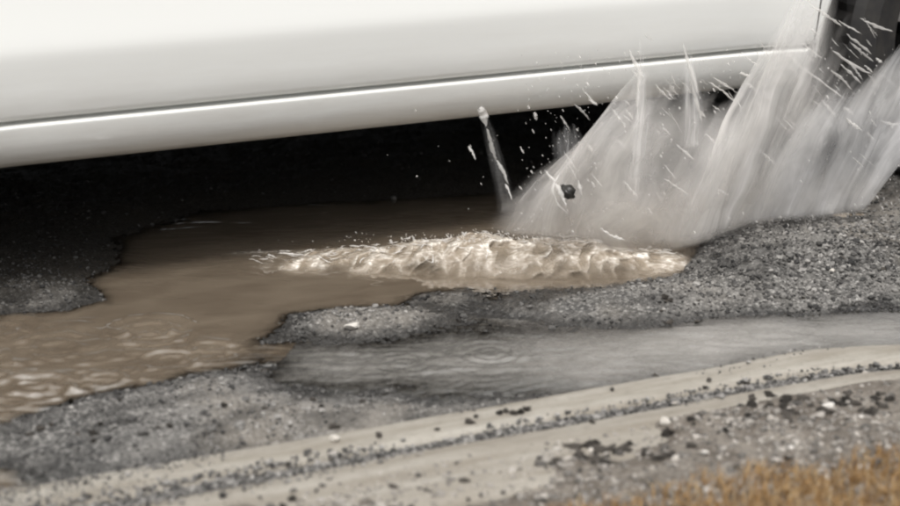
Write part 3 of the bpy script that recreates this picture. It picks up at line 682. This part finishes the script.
for i, r in enumerate(([(622, 205, T0 - .06, 628, 60, T0 - .1, .5), (634, 205, T0 - .06, 641, 38, T0 - .1, 1.0), (646, 205, T0 - .06, 654, 70, T0 - .1, .5)],
                       [(676, 150, T0 - .08, 678, 50, T0 - .1, .4), (690, 150, T0 - .08, 687, 38, T0 - .1, .9), (704, 150, T0 - .08, 697, 60, T0 - .1, .4)],
                       [(548, 200, T0 - .04, 552, 130, T0 - .06, .4), (566, 190, T0 - .04, 567, 118, T0 - .06, .7), (584, 190, T0 - .04, 585, 135, T0 - .06, .4)],
                       [(494, 215, T0 - .02, 476, 108, T0 - .04, .2), (504, 215, T0 - .02, 483, 105, T0 - .04, .6), (515, 215, T0 - .02, 490, 112, T0 - .04, .2)])):
    sheet('water_tongue', r, 500 + 13 * i, .12, 0, nu=24, nv=50, bulge=.01, fade=(.4, .4), top=4, base=.0, gain=(.9, .9, .7, .45)[i])

# jets and strings of water
def tube_mesh(pts, rad, sides=7):
    pts = np.array(pts); V = []; n = len(pts)
    for i in range(n):
        d = pts[min(i + 1, n - 1)] - pts[max(i - 1, 0)]; d = d / (np.linalg.norm(d) + 1e-9)
        a = np.cross(d, (0, 1, .01)); a /= np.linalg.norm(a) + 1e-9; b = np.cross(d, a)
        for q in range(sides):
            th = 2 * math.pi * q / sides; V.append(pts[i] + rad[i] * (a * math.cos(th) + b * math.sin(th)))
    F = np.array([[i * sides + q, i * sides + (q + 1) % sides, (i + 1) * sides + (q + 1) % sides, (i + 1) * sides + q] for i in range(n - 1) for q in range(sides)])
    return np.array(V), F
def jet(x0, y0, x1, y1, r, t=None, bend=0.0, seed=0):
    t = T0 - .12 if t is None else t
    a, b = vp(x0, y0, t), vp(x1, y1, t + random.uniform(-.02, .02)); n = 14; k = np.linspace(0, 1, n)
    p = a[None] + (b - a)[None] * k[:, None]; p[:, 2] += bend * k * (1 - k) * 4
    p[:, 0] += .002 * (RNG.random(n) - .5); p[:, 2] += .002 * (RNG.random(n) - .5)
    rad = r * (np.sin(np.pi * np.clip(k * .96 + .02, 0, 1)) ** .7) * (.55 + .9 * RNG.random(n)); rad[0] = rad[-1] = r * .05
    V, F = tube_mesh(p, rad); return spl(mesh_np('water_jet', V, F, M['drop']))
J = [(629, 50, 644, 78, 1.6), (640, 60, 637, 118, 1.4), (683, 44, 700, 98, 1.8), (690, 78, 702, 122, 1.5), (708, 82, 735, 102, 1.2), (655, 84, 672, 100, 1.1), (612, 108, 626, 126, 1.1), (676, 144, 694, 160, 1.2), (722, 138, 738, 152, 1.0), (758, 148, 776, 164, 1.3), (770, 52, 800, 78, 1.6), (786, 56, 846, 100, 1.3), (800, 40, 822, 58, 1.0), (812, 6, 842, 26, 1.6), (838, 20, 862, 34, 1.0), (860, 18, 893, 31, 1.3), (832, 50, 872, 74, 1.3), (846, 34, 872, 54, 1.1), (840, 64, 862, 84, 1.0), (830, 70, 852, 90, 1.1), (850, 42, 874, 62, .9), (574, 104, 590, 120, 1.2), (582, 88, 598, 104, 1.0), (560, 116, 570, 132, 1.0), (555, 182, 566, 206, 1.5), (578, 180, 582, 196, 1.0), (480, 108, 486, 126, 2.6), (487, 128, 496, 160, 1.9), (496, 160, 508, 184, 1.5), (468, 146, 476, 160, 1.2), (505, 184, 512, 200, 1.1), (534, 112, 537, 120, 1.2), (545, 170, 556, 182, 1.0), (846, 118, 862, 130, 1.1), (880, 120, 900, 124, 1.0), (822, 100, 836, 118, 1.2), (744, 82, 762, 98, 1.0), (664, 178, 690, 196, .8), (600, 228, 625, 240, 1.0)]
for (a, b, c, d, r) in J: jet(a, b, c, d, r * random.uniform(.0016, .0030), T0 - .13 + random.uniform(-.04, .04), bend=random.uniform(-.004, .006))
for i in range(80):
    x = random.uniform(560, 890); yb = 88 if x < 800 else 40; yy = random.gauss(yb, 26) if random.random() < .6 else random.uniform(60, 210)
    if x < 640 and yy < 100 - (x - 560) * .5: continue
    L = random.uniform(8, 26); an = math.radians(random.gauss(48, 9)); jet(x, yy, x + L * math.cos(an), yy + L * math.sin(an), random.choice((.0007, .001, .0014, .0024)), T0 - .1 + random.uniform(-.07, .05))

# fine drops
def drops(n, fx, fy, size, t, name):
    x, y = fx(n), fy(n); P = np.array([vp(a, b, t + c) for a, b, c in zip(x, y, RNG.uniform(-.12, .06, n))]); sz = np.clip(RNG.lognormal(math.log(size), .45, n), .0006, .005)
    sc = sz[:, None]; V = ICO_V[None] * sc[:, None, :] * RNG.uniform(.8, 1.2, (n, 1, 3))
    dirv = np.array([.55, 0, -.75]); st = RNG.uniform(0, 3.0, n); V = V + (V @ dirv)[..., None] * dirv[None, None] * st[:, None, None]
    V += P[:, None]; V = V[V[:, :, 2].min(1) > .0]; n = len(V)
    F = (ICO_F[None] + (np.arange(n) * 12)[:, None, None]).reshape(-1, 3)
    o = spl(mesh_np(name, V.reshape(-1, 3), F, M['drop'])); o['kind'] = 'stuff'; return o
drops(900, lambda n: RNG.uniform(520, 900, n), lambda n: RNG.uniform(0, 1, n) ** .8 * 190 + 45, .0008, T0 - .06, 'spray_drops')
drops(26, lambda n: RNG.normal(500, 45, n), lambda n: RNG.uniform(105, 235, n), .0011, T0, 'spray_drops')
drops(420, lambda n: RNG.normal(500, 70, n), lambda n: 242 - np.abs(RNG.normal(0, 5, n)), .0008, 3.46, 'crest_drops')
drops(500, lambda n: RNG.uniform(740, 870, n), lambda n: 221 - np.abs(RNG.normal(0, 4, n)), .0010, 3.5, 'crest_drops')

# rolling foam wave
def ridge(CR, nu, nv, AP):
    LUMP = .85 + .55 * fbm(np.linspace(0, 9, nu) * len(CR) / 10, np.full(nu, 2.2), 3, 301)
    R = lerp_rays(CR, nu); V = np.zeros((nu, nv, 3)); v = np.linspace(0, 1, nv)
    for i in range(nu):
        b = gp(R[i, 0], R[i, 1]); hh, wd = R[i, 2], R[i, 3]
        V[i, :, 0] = b[0]; V[i, :, 1] = b[1] - AP + (wd * 2.6 + AP) * v; w = np.clip((v - AP / (wd * 2.6 + AP) * .55) / (1 - AP / (wd * 2.6 + AP) * .55), 0, 1); V[i, :, 2] = .0012 + hh * LUMP[i] * np.sin(math.pi * w ** .8) ** 1.5
    uu, vv = np.meshgrid(np.linspace(0, 1, nu), v, indexing='ij')
    X0 = V[..., 0].copy(); Y0 = V[..., 1].copy()
    wx_ = .5 * fbm(X0 * 10, Y0 * 14, 3, 201)
    n1 = fbm(X0 * 14, Y0 * 22, 4, 7); n2 = 1 - np.abs(fbm(X0 * 22 + wx_ * 3, Y0 * 34 - X0 * 16 + wx_ * 4, 3, 17, .4)) * 3.0; n3 = 1 - np.abs(fbm(X0 * 70 - wx_ * 4, Y0 * 95 + X0 * 30, 3, 27)) * 3.0
    env = np.sin(math.pi * vv) ** .6
    hs_ = (.25 + .75 * R[:, 2] / .05)[:, None]
    V[..., 2] += env * hs_ * (.019 * n1 + .0045 * n2 + .0006 * n3) * sstep(.2, .5, vv); V[..., 1] -= env * hs_ * (.010 * n2)
    V[..., 2] = np.maximum(V[..., 2], .0012)
    FO = np.clip(-.05 + .55 * n2 + .35 * n3 + .35 * n1, 0, 1) * sstep(.1, .45, vv) * sstep(0, .06, uu) * sstep(1, .95, uu)
    DE = sstep(.0, .5, vv + .22 * n1 + .06 * n2) * sstep(0, .25, uu + .10 * n1) * sstep(1, .93, uu + .03 * n1) * sstep(1, .9, vv)
    pass
    spl(mesh_np('foam_wave', V.reshape(-1, 3), grid_faces(nu, nv), M['foam'], attrs={'foam': ('FLOAT', FO), 'dens': ('FLOAT', DE)}))
    return V
CR = [(228, 263, .003, .03), (270, 264, .012, .04), (330, 266, .020, .05), (390, 268, .036, .06), (440, 270, .046, .075), (500, 272, .050, .09), (560, 274, .052, .095), (615, 272, .044, .085), (655, 267, .028, .06), (694, 260, .004, .03)]
nu, nv = 640, 64; wave_pts = ridge(CR, nu, nv, .10)
ridge([(742, 226, .002, .02), (765, 225, .008, .02), (800, 223, .011, .02), (835, 222, .009, .02), (860, 220, .007, .02), (880, 216, .002, .015)], 260, 30, .02)
# threads and flecks of foam riding on it
VV, FF, kk = [], [], 0
for _ in range(110):
    i = int(RNG.integers(30, nu - 40)); j = int(np.clip(RNG.normal(.62, .12) * nv, 18, nv - 8)); L = int(RNG.integers(5, 20)); dj = RNG.uniform(-.7, .3)
    ii = np.clip(np.arange(i, i + L), 0, nu - 1); jj = np.clip((j + dj * np.arange(L) + 1.5 * np.sin(np.arange(L) * RNG.uniform(.2, .6) + RNG.uniform(0, 6))).astype(int), 1, nv - 2)
    P = wave_pts[ii, jj] + np.array([0, -.002, .003 + RNG.exponential(.003)])
    if L > 5: P[1:-1] = (P[:-2] + P[1:-1] + P[2:]) / 3
    rad = RNG.uniform(.0006, .0019) * np.sin(np.pi * np.linspace(.05, .95, L)) * RNG.uniform(.5, 1.4, L)
    tv, tf = tube_mesh(P, rad, 5); VV.append(tv); FF.append(tf + kk); kk += len(tv)
o = spl(mesh_np('foam_threads', np.concatenate(VV), np.concatenate(FF), M['drop'])); o['kind'] = 'stuff'

# a lump of mud flung up with a curl of water round it
mp = vp(567, 192, T0 - .135)
o = stone('flung_mud_lump', 'clod', (mp[0], mp[1], mp[2]), .024, 'dark lump of mud flung up inside the splash', 'mud lump', flat=.020 / .024)
o.location = mp; o.rotation_euler = (0, 0, 0); o.scale = (1, 1, 1)
import bmesh
bm = bmesh.new(); bmesh.ops.create_icosphere(bm, subdivisions=4, radius=.0175)
for v in bm.verts:
    c = v.co * 70; v.co *= 1 + .6 * float(fbm(np.array([c.x + c.z * .7]), np.array([c.y - c.z * .6]), 3, 3)[0]); v.co.z *= .9
o.data = bpy.data.meshes.new('flung_mud_lump'); bm.to_mesh(o.data); bm.free(); o.data.materials.append(simple('dark_mud', (.012, .011, .009), .4)); o.data.polygons.foreach_set('use_smooth', [True] * len(o.data.polygons))
for (pts, r) in (([(561, 172), (555, 181), (552, 190), (556, 200), (559, 206), (568, 214)], .0032), ([(566, 160), (573, 172), (577, 180)], .0016)):
    P = np.array([vp(a, b, T0 - .14) for a, b in pts]); k = np.linspace(0, len(P) - 1, 18); i = np.clip(k.astype(int), 0, len(P) - 2); f = (k - i)[:, None]; P = P[i] * (1 - f) + P[i + 1] * f
    rad = r * np.sin(np.pi * np.linspace(.03, .97, 18)) ** .8 * RNG.uniform(.45, 1.2, 18); V, F = tube_mesh(P, rad, 8); spl(mesh_np('water_curl', V, F, M['drop']))
